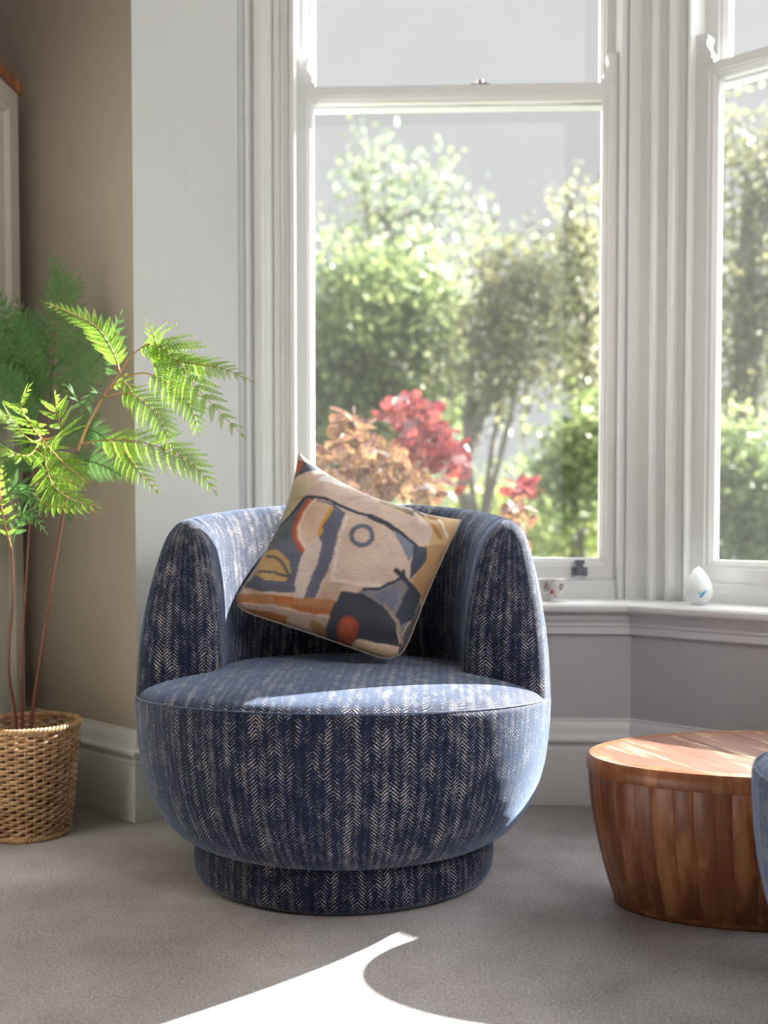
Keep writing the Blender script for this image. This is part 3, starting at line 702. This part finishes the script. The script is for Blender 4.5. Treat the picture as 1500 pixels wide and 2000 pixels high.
# ------------------------------------------------------------------ wicker basket
def make_basket():
    c = Vector((-.898, 2.81, 0)); H = .276; r0, r1 = .098, .127
    root = empty('wicker_basket', c, 0, label='round tan wicker basket on the carpet in the left corner', cat='basket')
    def R(z): return r0+(r1-r0)*(z/H)**.85
    NS = 34; rows = 32
    for k in range(NS):
        a_ = 2*PI*k/NS
        MB().tube([((R(z)-.001)*math.cos(a_), (R(z)-.001)*math.sin(a_), z) for z in [H*q/8+.002 for q in range(9)]], .0026, 5).build('stake', M['wicker'], root)
    for j in range(rows):
        z = .006+(H-.016)*j/(rows-1); pts = []; n = NS*8
        for k in range(n):
            a_ = 2*PI*k/n; w = math.cos(a_*NS/2 + PI*(j % 2))
            r = R(z)+.0048*w; pts.append((r*math.cos(a_), r*math.sin(a_), z+.0016*math.sin(a_*NS/2+PI*(j % 2))+.0012*math.sin(a_*5+j)))
        MB().tube(pts, .0038, 6, closed=True).build('weaver', M['wicker'], root)
    for zc, rr, name in ((H+.001, .0058, 'rim_braid'), (.007, .0058, 'foot_braid')):
        for sg in range(3):
            pts = []
            for k in range(240):
                a_ = 2*PI*k/240; ph = a_*26+2*PI*sg/3; r = R(zc if zc < H else H)+.0015+.0055*math.cos(ph)
                pts.append((r*math.cos(a_), r*math.sin(a_), zc+.0045*math.sin(ph)))
            MB().tube(pts, .0040, 6, closed=True).build(name, M['wicker'], root)
    MB().lathe([(0, .004), (r0-.004, .004), (r0-.004, .012), (0, .012)], 32).build('base', M['wicker'], root)
    return root
make_basket()

# ------------------------------------------------------------------ fern with cane stems
def pinna_mesh(name, mat, seed, nl=13):
    rnd = random.Random(seed); mb = MB()
    def bend(x): return -.16*x**2
    mb.tube([(x/8, 0, bend(x/8)) for x in range(9)], lambda t: .010*(1-t)+.003, 3)
    for k in range(nl):
        x = .04+.93*k/(nl-1); ll = .20*(1-(x*.92)**1.8)*(1 if x > .12 else .75)+.02; w = .036*(1-.4*x)
        for sg in (1, -1):
            an = math.radians(62-14*x)*sg; l2 = ll*rnd.uniform(.9, 1.1)
            dx, dy = math.cos(an), math.sin(an); px, py = -dy, dx; z = bend(x)
            def q(f, s): return (x+dx*l2*f+px*s*w, dy*l2*f+py*s*w, z+.02*f*(1-f)*4-.05*f*f*l2/.2*1.0)
            mb.add([q(0, .35), q(0, -.35), q(.4, -1), q(.8, -.6), q(1.05, 0), q(.8, .6), q(.4, 1), q(.45, 0)],
                   [(0, 1, 7), (1, 2, 7), (2, 3, 7), (3, 4, 7), (4, 5, 7), (5, 6, 7), (6, 0, 7)])
    return mb.mesh(name, mat, sharp=180)
def make_fern():
    base = Vector((-.898, 2.81, .02))
    root = empty('potted_fern', base, 0, label='tall bright green fern on three reddish cane stems, growing out of the wicker basket', cat='plant')
    PM = {False: [pinna_mesh('leaflet', M['fern'], s) for s in range(3)], True: [pinna_mesh('leaflet', M['fern_dark'], s+9) for s in range(3)]}
    def spl(pts, n):
        pts = [Vector(p) for p in pts]; P = [pts[0]*2-pts[1]]+pts+[pts[-1]*2-pts[-2]]; out_ = []
        segs = len(pts)-1
        for k in range(n+1):
            t = k/n*segs; i = min(int(t), segs-1); f = t-i; p0, p1, p2, p3 = P[i:i+4]
            out_.append(.5*((2*p1)+(-p0+p2)*f+(2*p0-5*p1+4*p2-p3)*f*f+(-p0+3*p1-3*p2+p3)*f**3))
        return out_
    def stem(pix, r, mat, name='stem'):
        pts = [at(*p)-base for p in pix]; MB().tube(spl(pts, 36), lambda t: r*(1-.55*t), 7).build(name, mat, root)
    stem([(60, 1500, 2.81), (62, 1405, 2.82), (72, 1330, 2.79), (100, 1150, 2.72), (133, 950, 2.70), (152, 880, 2.69)], .0058, M['stem_red'])
    stem([(152, 880, 2.69), (172, 830, 2.685), (205, 770, 2.67), (236, 726, 2.66)], .0038, M['stem_tan'])
    stem([(44, 1500, 2.82), (44, 1405, 2.83), (42, 1280, 2.78), (52, 1130, 2.78), (60, 1000, 2.72), (66, 920, 2.68), (82, 850, 2.64)], .0052, M['stem_red'])
    stem([(30, 1500, 2.80), (31, 1405, 2.78), (16, 1300, 2.70), (24, 1180, 2.70), (22, 1070, 2.68), (4, 980, 2.66)], .0050, M['stem_red'])
    stem([(76, 1000, 2.86), (96, 800, 2.90), (103, 690, 2.90), (107, 640, 2.90)], .0030, M['stem_red'])
    MB().lathe([(0, .20), (.06, .202), (.088, .195), (.085, .0), (.07, 0), (0, 0)], 32).build('root_ball', M['soil'], root)
    rnd = random.Random(3)
    def frond(pix, lmax, npair, dark=False, roll=0.0, up=(0, -.5, .85), start=.12, shape=1.0):
        pts = spl([at(*p)-base for p in pix], 28)
        fr = MB().tube(pts, lambda t: .0022*(1-.7*t), 5).build('frond', M['stem_tan'] if not dark else M['fern_dark'], root)
        upv = Vector(up).normalized()
        for k in range(npair):
            f = start+(.99-start)*k/(npair-1); i = f*28; i0 = min(int(i), 27); p = pts[i0].lerp(pts[i0+1], i-i0); t = (pts[min(i0+1, 28)]-pts[max(i0-1, 0)]).normalized()
            side = t.cross(upv).normalized(); nn = side.cross(t).normalized()
            side = (side*math.cos(roll)+nn*math.sin(roll)).normalized(); nn = side.cross(t).normalized()
            L_ = lmax*(1-.86*((f-start)/(1-start))**1.15)*min(1, .62+1.6*(f-start))*rnd.uniform(.9, 1.1)
            for sg in (1, -1):
                if k == npair-1 and sg == -1: continue
                ang = math.radians(58-22*f) if k < npair-1 else 0
                ex = (t*math.cos(ang)+side*sg*math.sin(ang)+nn*rnd.uniform(-.12, .10)).normalized()
                ez = (nn + ex*0 - ex*nn.dot(ex)).normalized(); ey = ez.cross(ex)
                m4 = Matrix(((ex.x, ey.x, ez.x, p.x), (ex.y, ey.y, ez.y, p.y), (ex.z, ey.z, ez.z, p.z), (0, 0, 0, 1))) @ Matrix.Diagonal((L_, L_*rnd.uniform(.85, 1.1), L_, 1))
                o = bpy.data.objects.new('leaflet', rnd.choice(PM[dark])); COL.objects.link(o); o.parent = fr; o.matrix_local = m4
        return fr
    U = (0, -.75, .6)
    # right hand cane: the bright arching fronds
    frond([(234, 726, 2.66), (222, 690, 2.64), (190, 640, 2.62), (140, 612, 2.60), (92, 592, 2.58)], .058, 16, up=(.1, -.85, .5), roll=.25)
    frond([(236, 724, 2.66), (262, 690, 2.62), (300, 672, 2.58), (345, 705, 2.54), (400, 775, 2.50), (474, 850, 2.46)], .125, 15, up=U, start=.30)
    frond([(285, 676, 2.60), (330, 700, 2.56), (395, 712, 2.52), (440, 722, 2.50), (495, 746, 2.48)], .075, 12, up=U, start=.15)
    frond([(278, 680, 2.61), (300, 668, 2.60), (308, 690, 2.57), (300, 655, 2.56), (286, 624, 2.55)], .045, 8, up=U, start=.35)
    frond([(240, 735, 2.66), (290, 730, 2.60), (340, 760, 2.55), (375, 800, 2.52), (388, 848, 2.50)], .080, 12, up=U, start=.3)
    frond([(205, 775, 2.67), (250, 768, 2.62), (292, 795, 2.58), (318, 830, 2.55), (335, 880, 2.53)], .085, 13, up=U, start=.22)
    frond([(158, 868, 2.69), (200, 860, 2.64), (270, 862, 2.60), (340, 885, 2.56), (385, 915, 2.54), (420, 960, 2.52)], .105, 14, up=U, start=.22)
    frond([(215, 862, 2.66), (245, 885, 2.62), (275, 925, 2.59), (318, 968, 2.57)], .070, 12, up=U, start=.1)
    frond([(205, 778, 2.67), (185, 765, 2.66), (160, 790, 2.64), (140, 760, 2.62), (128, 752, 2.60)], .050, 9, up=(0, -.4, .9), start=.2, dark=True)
    frond([(215, 760, 2.67), (240, 745, 2.64), (262, 775, 2.62), (250, 800, 2.60)], .045, 9, up=U)
    # middle and left canes: the bright whorl over the basket
    for tip in [((60, 860), (20, 820), (-14, 800)), ((55, 890), (10, 880), (-30, 895)), ((120, 900), (150, 925), (170, 945)), ((120, 850), (110, 800), (108, 768)),
                ((100, 940), (140, 975), (192, 990)), ((60, 830), (40, 790), (60, 752))]:
        frond([(82, 858, 2.64), (*tip[0], 2.57), (*tip[1], 2.51), (*tip[2], 2.48)], .075, 11, up=(0, -.7, .65), start=.12)
    frond([(60, 950, 2.77), (100, 930, 2.68), (135, 940, 2.62), (165, 955, 2.60)], .060, 10, up=U)
    frond([(22, 1070, 2.68), (5, 1000, 2.62), (0, 940, 2.58), (6, 900, 2.56)], .055, 10, up=U)
    frond([(62, 960, 2.78), (90, 985, 2.70), (130, 990, 2.66), (188, 1000, 2.64)], .050, 10, up=U, start=.2)
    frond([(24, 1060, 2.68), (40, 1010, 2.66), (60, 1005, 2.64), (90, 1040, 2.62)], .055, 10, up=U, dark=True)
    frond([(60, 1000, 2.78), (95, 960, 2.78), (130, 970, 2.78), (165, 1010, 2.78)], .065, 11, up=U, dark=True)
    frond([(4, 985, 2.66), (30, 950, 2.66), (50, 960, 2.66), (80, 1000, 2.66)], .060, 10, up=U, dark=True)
    # tall fronds at the back, their shade put into the leaf green
    V_ = (0, -.95, .25)
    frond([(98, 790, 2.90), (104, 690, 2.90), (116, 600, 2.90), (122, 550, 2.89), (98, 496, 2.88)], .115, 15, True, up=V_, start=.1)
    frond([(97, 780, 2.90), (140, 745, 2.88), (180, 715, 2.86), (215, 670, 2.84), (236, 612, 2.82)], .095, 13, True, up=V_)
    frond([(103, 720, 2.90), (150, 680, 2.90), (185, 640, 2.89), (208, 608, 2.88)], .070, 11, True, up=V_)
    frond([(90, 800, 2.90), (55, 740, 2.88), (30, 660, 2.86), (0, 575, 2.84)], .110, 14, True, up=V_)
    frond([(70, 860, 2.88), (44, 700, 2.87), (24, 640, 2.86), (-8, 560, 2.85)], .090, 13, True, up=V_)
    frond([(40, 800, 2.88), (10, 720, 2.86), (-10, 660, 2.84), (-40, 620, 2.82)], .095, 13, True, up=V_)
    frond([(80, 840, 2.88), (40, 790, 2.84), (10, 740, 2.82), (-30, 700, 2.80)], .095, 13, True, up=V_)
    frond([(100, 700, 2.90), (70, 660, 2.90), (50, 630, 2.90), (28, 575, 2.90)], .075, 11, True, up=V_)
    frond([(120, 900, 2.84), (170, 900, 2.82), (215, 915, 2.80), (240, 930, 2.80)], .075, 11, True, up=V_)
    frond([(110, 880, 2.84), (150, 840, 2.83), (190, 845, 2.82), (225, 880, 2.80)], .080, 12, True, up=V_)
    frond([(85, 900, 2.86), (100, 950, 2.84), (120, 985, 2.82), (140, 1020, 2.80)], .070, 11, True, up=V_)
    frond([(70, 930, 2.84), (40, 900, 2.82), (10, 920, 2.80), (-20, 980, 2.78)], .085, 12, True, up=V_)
    return root
make_fern()

# ------------------------------------------------------------------ tall cream cupboard in the corner
def make_cupboard():
    root = empty('cupboard', (-1.025, 3.2, 0), math.atan2(1, .058) , label='tall cream panelled cupboard with a brown wooden top at the left edge', cat='cupboard')
    # local x runs away from the camera along the panelled face, y to the left
    H = 2.005
    MB().box(-.9, 0, .02, .5, .06, H-.03).build('body', M['cream'], root, smooth=False)
    MB().box(-.92, .012, -.012, .515, H-.03, H).build('top_board', M['wood'], root, smooth=False)
    MB().box(-.89, -.01, .03, .49, 0, .06).build('plinth', M['cream'], root, smooth=False)
    s = .075
    d = MB(); x0, x1, z0, z1 = -.895, 0, .07, H-.03
    lev = [(0, .02), (0, 0), (.82, 0), (.90, .004), (1, .010), (1, .02)]
    rows = [[(x0+o*s, y, z0+o*s), (x1-o*s, y, z0+o*s), (x1-o*s, y, z1-o*s), (x0+o*s, y, z1-o*s)] for o, y in lev]
    f = d.grid(rows, close_u=True).build('door', M['cream'], root, sharp=20)
    MB().box(x0+s-.002, x1-s+.002, .012, .02, z0+s-.002, z1-s+.002).build('door_panel', M['cream'], f, smooth=False)
    MB().lathe([(0, .03), (.011, .028), (.014, .022), (.008, .012), (.006, 0)], 16).build('knob', M['wood'], f)
    k = f.children[-1]; k.rotation_euler = (PI/2, 0, 0); k.location = (x0+.04, 0, 1.0)
    return root
make_cupboard()

# ------------------------------------------------------------------ things on the window board
def make_cup():
    p = at(1074, 1171, 3.11); c = Vector((p.x, p.y, ZS))
    m, N, L, b = newmat('speckled_glaze'); t = N.new('ShaderNodeTexCoord'); nn = noise(N, L, t.outputs['Object'], 120, 3, .6)
    L.new(ramp(N, L, nn.outputs[0], [(.3, (.40, .38, .35)), (.5, (.60, .585, .56)), (.7, (.70, .69, .67))]), b.inputs['Base Color']); b.inputs['Roughness'].default_value = .3
    o = MB().lathe([(0, 0), (.020, 0), (.022, .003), (.021, .007), (.028, .012), (.034, .024), (.037, .040), (.039, .058), (.0385, .060), (.036, .059), (.034, .040), (.031, .024), (.024, .014), (0, .011)], 40).build('cup', m)
    o.location = c; tag(o, 'small speckled grey ceramic cup with painted marks on the window board', 'cup')
    ink = plain('grey_ink', (.12, .12, .13), .4); red = plain('red_ink', (.62, .08, .07), .4)
    def on(a_, z): r = .0375+(z-.04)*.1+.0006 if z > .04 else .034+(z-.024)*.19+.0006; return (r*math.sin(a_), -r*math.cos(a_), z)
    def strokes(pl, mat, name, r=.0011):
        mb = MB()
        for s_ in pl: mb.tube([on(*q) for q in s_], r, 5)
        mb.build(name, mat, o)
    strokes([[(.82+.17*math.cos(t*PI/8), .040+.0080*math.sin(t*PI/8)) for t in range(17)]], ink, 'painted_ring', .0014)
    strokes([[(-.55, .047), (-.35, .049)], [(-.45, .051), (-.48, .036)], [(-.60, .040), (-.35, .042)], [(-.30, .040), (-.22, .030)], [(-.62, .034), (-.50, .030)]], ink, 'painted_mark')
    strokes([[(-.05, .031), (.10, .031)], [(-.05, .027), (.10, .027)], [(-.05, .023), (.10, .023)], [(-.05, .023), (-.05, .032)], [(.1, .023), (.1, .032)]], red, 'painted_seal', .0018)
make_cup()
def make_egg():
    p = at(1363, 1175, 2.965); c = Vector((p.x, p.y, ZS))
    m, N, L, b = newmat('frosted_glass'); t = N.new('ShaderNodeTexCoord')
    nn = noise(N, L, t.outputs['Object'], 40, 3)
    L.new(ramp(N, L, nn.outputs[0], [(.3, (.82, .90, .90)), (.7, (.95, .97, .96))]), b.inputs['Base Color'])
    b.inputs['Roughness'].default_value = .35; b.inputs['Subsurface Weight'].default_value = .6; b.inputs['Subsurface Radius'].default_value = (.05, .05, .05)
    b.inputs['Subsurface Scale'].default_value = 1; b.inputs['Transmission Weight'].default_value = .35
    prof = [(0, 0), (.012, 0)]
    for k in range(1, 20):
        f = k/20; z = .101*f; r = .038*math.sin(PI*min(1, f**.72))**.62*(1 if f < .38 else 1-.22*((f-.38)/.62)); prof.append((r, z))
    prof.append((0, .1015))
    o = MB().lathe(prof, 40).build('glass_paperweight', m, sharp=180); o.location = c
    o['label'] = 'frosted teardrop glass ornament with a tiny blue figure on the window board'; o['category'] = 'ornament'
    bl = plain('blue_enamel', (.10, .35, .75), .3); tq = plain('turquoise_enamel', (.25, .75, .65), .3)
    mb = MB().tube([(-.004, -.0345, .022), (.002, -.0365, .030), (.006, -.0360, .036), (.012, -.0335, .041)], lambda t: .0022+.002*math.sin(t*PI), 6)
    mb.build('inlay', bl, o)
    mb = MB().tube([(-.014, -.0325, .036), (-.006, -.0360, .034), (.002, -.0368, .030)], lambda t: .0014+.002*math.sin(t*PI), 6)
    mb.build('inlay', tq, o)
make_egg()

# ------------------------------------------------------------------ garden
GZ = -.55
gpoly = [(-40, 3.75), (1.3, 3.75), (2.5, 2.5), (40, 2.0), (60, 60), (-60, 60)]
struct(MB().prism(gpoly, GZ-.1, GZ).build('ground', M['lawn'], smooth=False))
def leaf_cloud(blobs, n, size, seed, rot=1.0):
    r = np.random.default_rng(seed); V = []; W = []
    vol = np.array([b_[3]*b_[4]*b_[5] for b_ in blobs]); cnt = (n*vol/vol.sum()).astype(int)
    for bl, k in zip(blobs, cnt):
        x, y, z, rx, ry, rz = bl; d = r.normal(size=(k, 3)); d /= np.linalg.norm(d, axis=1)[:, None]
        rad = r.uniform(.25, 1, k)**.5; jit = r.normal(size=(k, 3))*.06
        V.append(np.array([x, y, z])+(d*rad[:, None]+jit)*np.array([rx, ry, rz]))
    Pc = np.concatenate(V); k = len(Pc)
    # leaves gather in sprays: pull every leaf towards one of many twig tips
    tips = Pc[r.integers(0, k, max(8, k//26))]; Pc = tips[r.integers(0, len(tips), k)] + r.normal(size=(k, 3))*size*1.9
    a_ = r.normal(size=(k, 3)); a_ /= np.linalg.norm(a_, axis=1)[:, None]
    b_ = r.normal(size=(k, 3)); b_ -= a_*(a_*b_).sum(1)[:, None]; b_ /= np.linalg.norm(b_, axis=1)[:, None]
    s = size*r.uniform(.6, 1.25, k)[:, None]
    v = np.stack([Pc-a_*s*.5, Pc+b_*s*.3, Pc+a_*s*.5, Pc-b_*s*.3], 1).reshape(-1, 3)
    f = np.arange(4*k).reshape(-1, 4)
    return v, f
def tree(name, label, cat, group, xpx, Y, blobs, n, size, mat, seed, trunk=(.09, 3.0), nb=9):
    """blobs: (pixel x, pixel y, depth shift, half width px, half height px)"""
    b0 = at(xpx, 1000, Y); base = Vector((b0.x, b0.y, GZ)); root = empty(name, base, 0, label=label, cat=cat, group=group)
    s = Y/F; BL = []
    for (px, py, dy, hw, hh) in blobs:
        p = at(px, py, Y+dy)-base; BL.append((p.x, p.y, p.z, hw*s, max(hw, hh)*s*.6, hh*s))
    v, f = leaf_cloud(BL, n, size, seed)
    me = bpy.data.meshes.new('foliage'); me.from_pydata(v.tolist(), [], f.tolist()); me.materials.append(mat)
    o = bpy.data.objects.new('foliage', me); COL.objects.link(o); o.parent = root; o['kind'] = 'stuff'
    rnd = random.Random(seed); tr, thh = trunk
    pts = [Vector((rnd.uniform(-.05, .05)*k, rnd.uniform(-.05, .05)*k, thh*k/6)) for k in range(7)]; pts[0] = Vector((0, 0, 0))
    MB().tube(pts, lambda t: tr*(1-.6*t), 7).build('trunk', M['bark'], root)
    for k in range(nb):
        bl = rnd.choice(BL); st = pts[rnd.randint(2, 6)]
        en = Vector((bl[0]+rnd.uniform(-.8, .8)*bl[3], bl[1]+rnd.uniform(-.8, .8)*bl[4], bl[2]+rnd.uniform(-.2, .9)*bl[5]))
        mid = st.lerp(en, .5)+Vector((rnd.uniform(-.15, .15), rnd.uniform(-.15, .15), rnd.uniform(-.1, .2)))
        MB().tube([st, st.lerp(mid, .5), mid, mid.lerp(en, .5)+Vector((0, 0, .05)), en], lambda t: tr*.42*(1-.8*t)+.006, 5).build('branch', M['bark'], root)
    return root
g = 'trees at the bottom of the garden'
tree('garden_tree', 'dense green tree seen through the left part of the middle window', 'tree', g, 700, 15, [(690, 640, 0, 90, 150), (800, 640, .5, 90, 140), (650, 800, 0, 80, 150), (740, 850, 0, 110, 150), (850, 700, .4, 60, 140)], 15000, .13, M['tree_green'], 1, (.14, 3.4))
tree('garden_tree', 'pale sparse tree rising highest against the white sky', 'tree', g, 760, 19, [(740, 330, 0, 70, 30), (830, 400, 0, 80, 50), (700, 430, 0, 80, 60), (890, 450, 0, 60, 60), (770, 500, 0, 120, 60)], 1500, .15, M['tree_pale'], 2, (.11, 6.2), 14)
tree('garden_tree', 'twiggy olive tree in front of the bright gap, centre of the middle window', 'tree', g, 930, 11.3, [(1000, 560, 0, 70, 100), (950, 700, 0, 80, 90), (1050, 640, 0, 70, 110)], 2600, .115, M['tree_olive'], 3, (.085, 3.2), 16)
tree('garden_tree', 'tall brownish tree at the right side of the middle window', 'tree', g, 1130, 15.6, [(1130, 450, 0, 34, 90), (1140, 600, 0, 55, 120), (1130, 720, 0, 60, 60), (1150, 900, 0, 50, 120)], 2900, .125, M['tree_olive'], 4, (.10, 4.6), 16)
tree('garden_bush', 'bright lime bush low behind the red leaves', 'bush', None, 1010, 20, [(940, 1010, 0, 80, 60), (1060, 1040, 0, 110, 70), (1150, 1010, 0, 70, 70), (880, 1050, 0, 80, 60)], 5200, .14, M['tree_lime'], 5, (.05, .6), 4)
tree('garden_bush', 'dark green bush at the lower right of the middle window', 'bush', None, 1120, 12.6, [(1110, 930, 0, 50, 70), (1160, 860, 0, 30, 60)], 1900, .12, M['tree_green'], 6, (.05, .7), 4)
tree('garden_tree', 'tall olive tree filling the right-hand window', 'tree', g, 1470, 13, [(1460, 330, 0, 60, 120), (1440, 500, 0, 60, 130), (1500, 650, 0, 90, 130), (1440, 760, 0, 60, 120), (1580, 400, 0, 70, 200)], 5200, .12, M['tree_olive'], 7, (.13, 5.0), 16)
tree('garden_bush', 'round green bush at the foot of the right-hand window', 'bush', None, 1450, 11, [(1430, 930, 0, 70, 110), (1520, 1000, 0, 90, 100), (1420, 1060, 0, 80, 70)], 5600, .09, M['tree_green'], 8, (.05, .6), 5)
tree('garden_tree', 'broad green tree beyond the glass, hidden mostly by the window frame', 'tree', g, 1290, 25, [(1290, 700, 0, 70, 200), (1300, 900, 0, 90, 160)], 4200, .13, M['tree_green'], 9, (.13, 4.0), 8)

tree('garden_hedge', 'long low hedge closing the garden behind the trees', 'hedge', None, 1500, 40, [(700, 1010, 0, 500, 60), (1500, 1000, 0, 500, 75), (2400, 985, 0, 600, 90)], 12000, .24, M['tree_green'], 31, (.06, .5), 6)
tree('garden_tree', 'full green tree beyond the right edge of the right-hand window', 'tree', g, 2000, 17, [(1900, 700, 0, 200, 230), (2150, 620, 0, 200, 260), (2020, 900, 0, 240, 130)], 9000, .17, M['tree_green'], 32, (.16, 4.2), 12)

def smoke_bush(label, stems, leaves, seed, Y, matn):
    b0 = at(stems[0][0], 1000, Y); base = Vector((b0.x, b0.y, GZ)); rnd = random.Random(seed)
    root = empty('smoke_bush', base, 0, label=label, cat='bush', group='smoke bushes outside the window')
    for px, py in stems:
        e = at(px, py, Y)-base; MB().tube([Vector((rnd.uniform(-.02, .02), 0, 0)), e*.4+Vector((.05, 0, .1)), e*.75, e], lambda t: .011*(1-.7*t), 5).build('stem', M['bark'], root)
    lm = []
    for q in range(3):
        mb = MB(); P = []; n = 12
        for k in range(n): a_ = 2*PI*k/n; P.append((.5+.5*math.cos(a_), .36*math.sin(a_)*(1+.15*math.cos(a_)), .08*abs(math.sin(a_))-.05*(1+math.cos(a_))*q*.5))
        mb.add(P+[(.5, 0, -.03)], [(k, (k+1) % n, n) for k in range(n)]); mb.tube([(-.45, 0, 0), (0, 0, 0)], .015, 4)
        lm.append(mb.mesh('leaf', M[matn], sharp=180))
    for (cx, cy, rx, ry, n, sz) in leaves:
        for k in range(n):
            a_ = rnd.uniform(0, 2*PI); r_ = math.sqrt(rnd.random())
            p = at(cx+rx*r_*math.cos(a_), cy+ry*r_*math.sin(a_), Y+rnd.uniform(-.25, .25))-base
            o = bpy.data.objects.new('leaf', rnd.choice(lm)); COL.objects.link(o); o.parent = root
            o.location = p; s = sz*rnd.uniform(.7, 1.2); o.scale = (s, s, s)
            o.rotation_euler = (rnd.uniform(-1.2, 1.2)+.6, rnd.uniform(-.9, .5), rnd.uniform(0, 2*PI))
smoke_bush('crimson smoke bush directly behind the cushion, top leaves bright red', [(815, 800), (870, 900), (800, 900)],
           [(800, 815, 52, 42, 74, .085), (825, 880, 48, 48, 62, .085), (882, 900, 24, 70, 52, .08)], 21, 5.45, 'smoke_red')
smoke_bush('bronze smoke bush at the left side of the middle window', [(680, 830), (640, 900), (740, 930)],
           [(682, 850, 34, 42, 42, .085), (650, 920, 34, 44, 40, .085), (730, 930, 66, 56, 96, .085), (800, 960, 60, 30, 50, .08)], 22, 4.6, 'smoke_tan')
smoke_bush('small red smoke bush sprig low in the middle window', [(1022, 945), (1000, 1000)],
           [(1022, 960, 34, 24, 36, .075)], 23, 5.5, 'smoke_red')
smoke_bush('bronze smoke bush shoot just above the armchair on the right', [(1010, 1030), (1020, 1060)],
           [(1008, 1020, 26, 44, 38, .07)], 24, 4.7, 'smoke_tan')
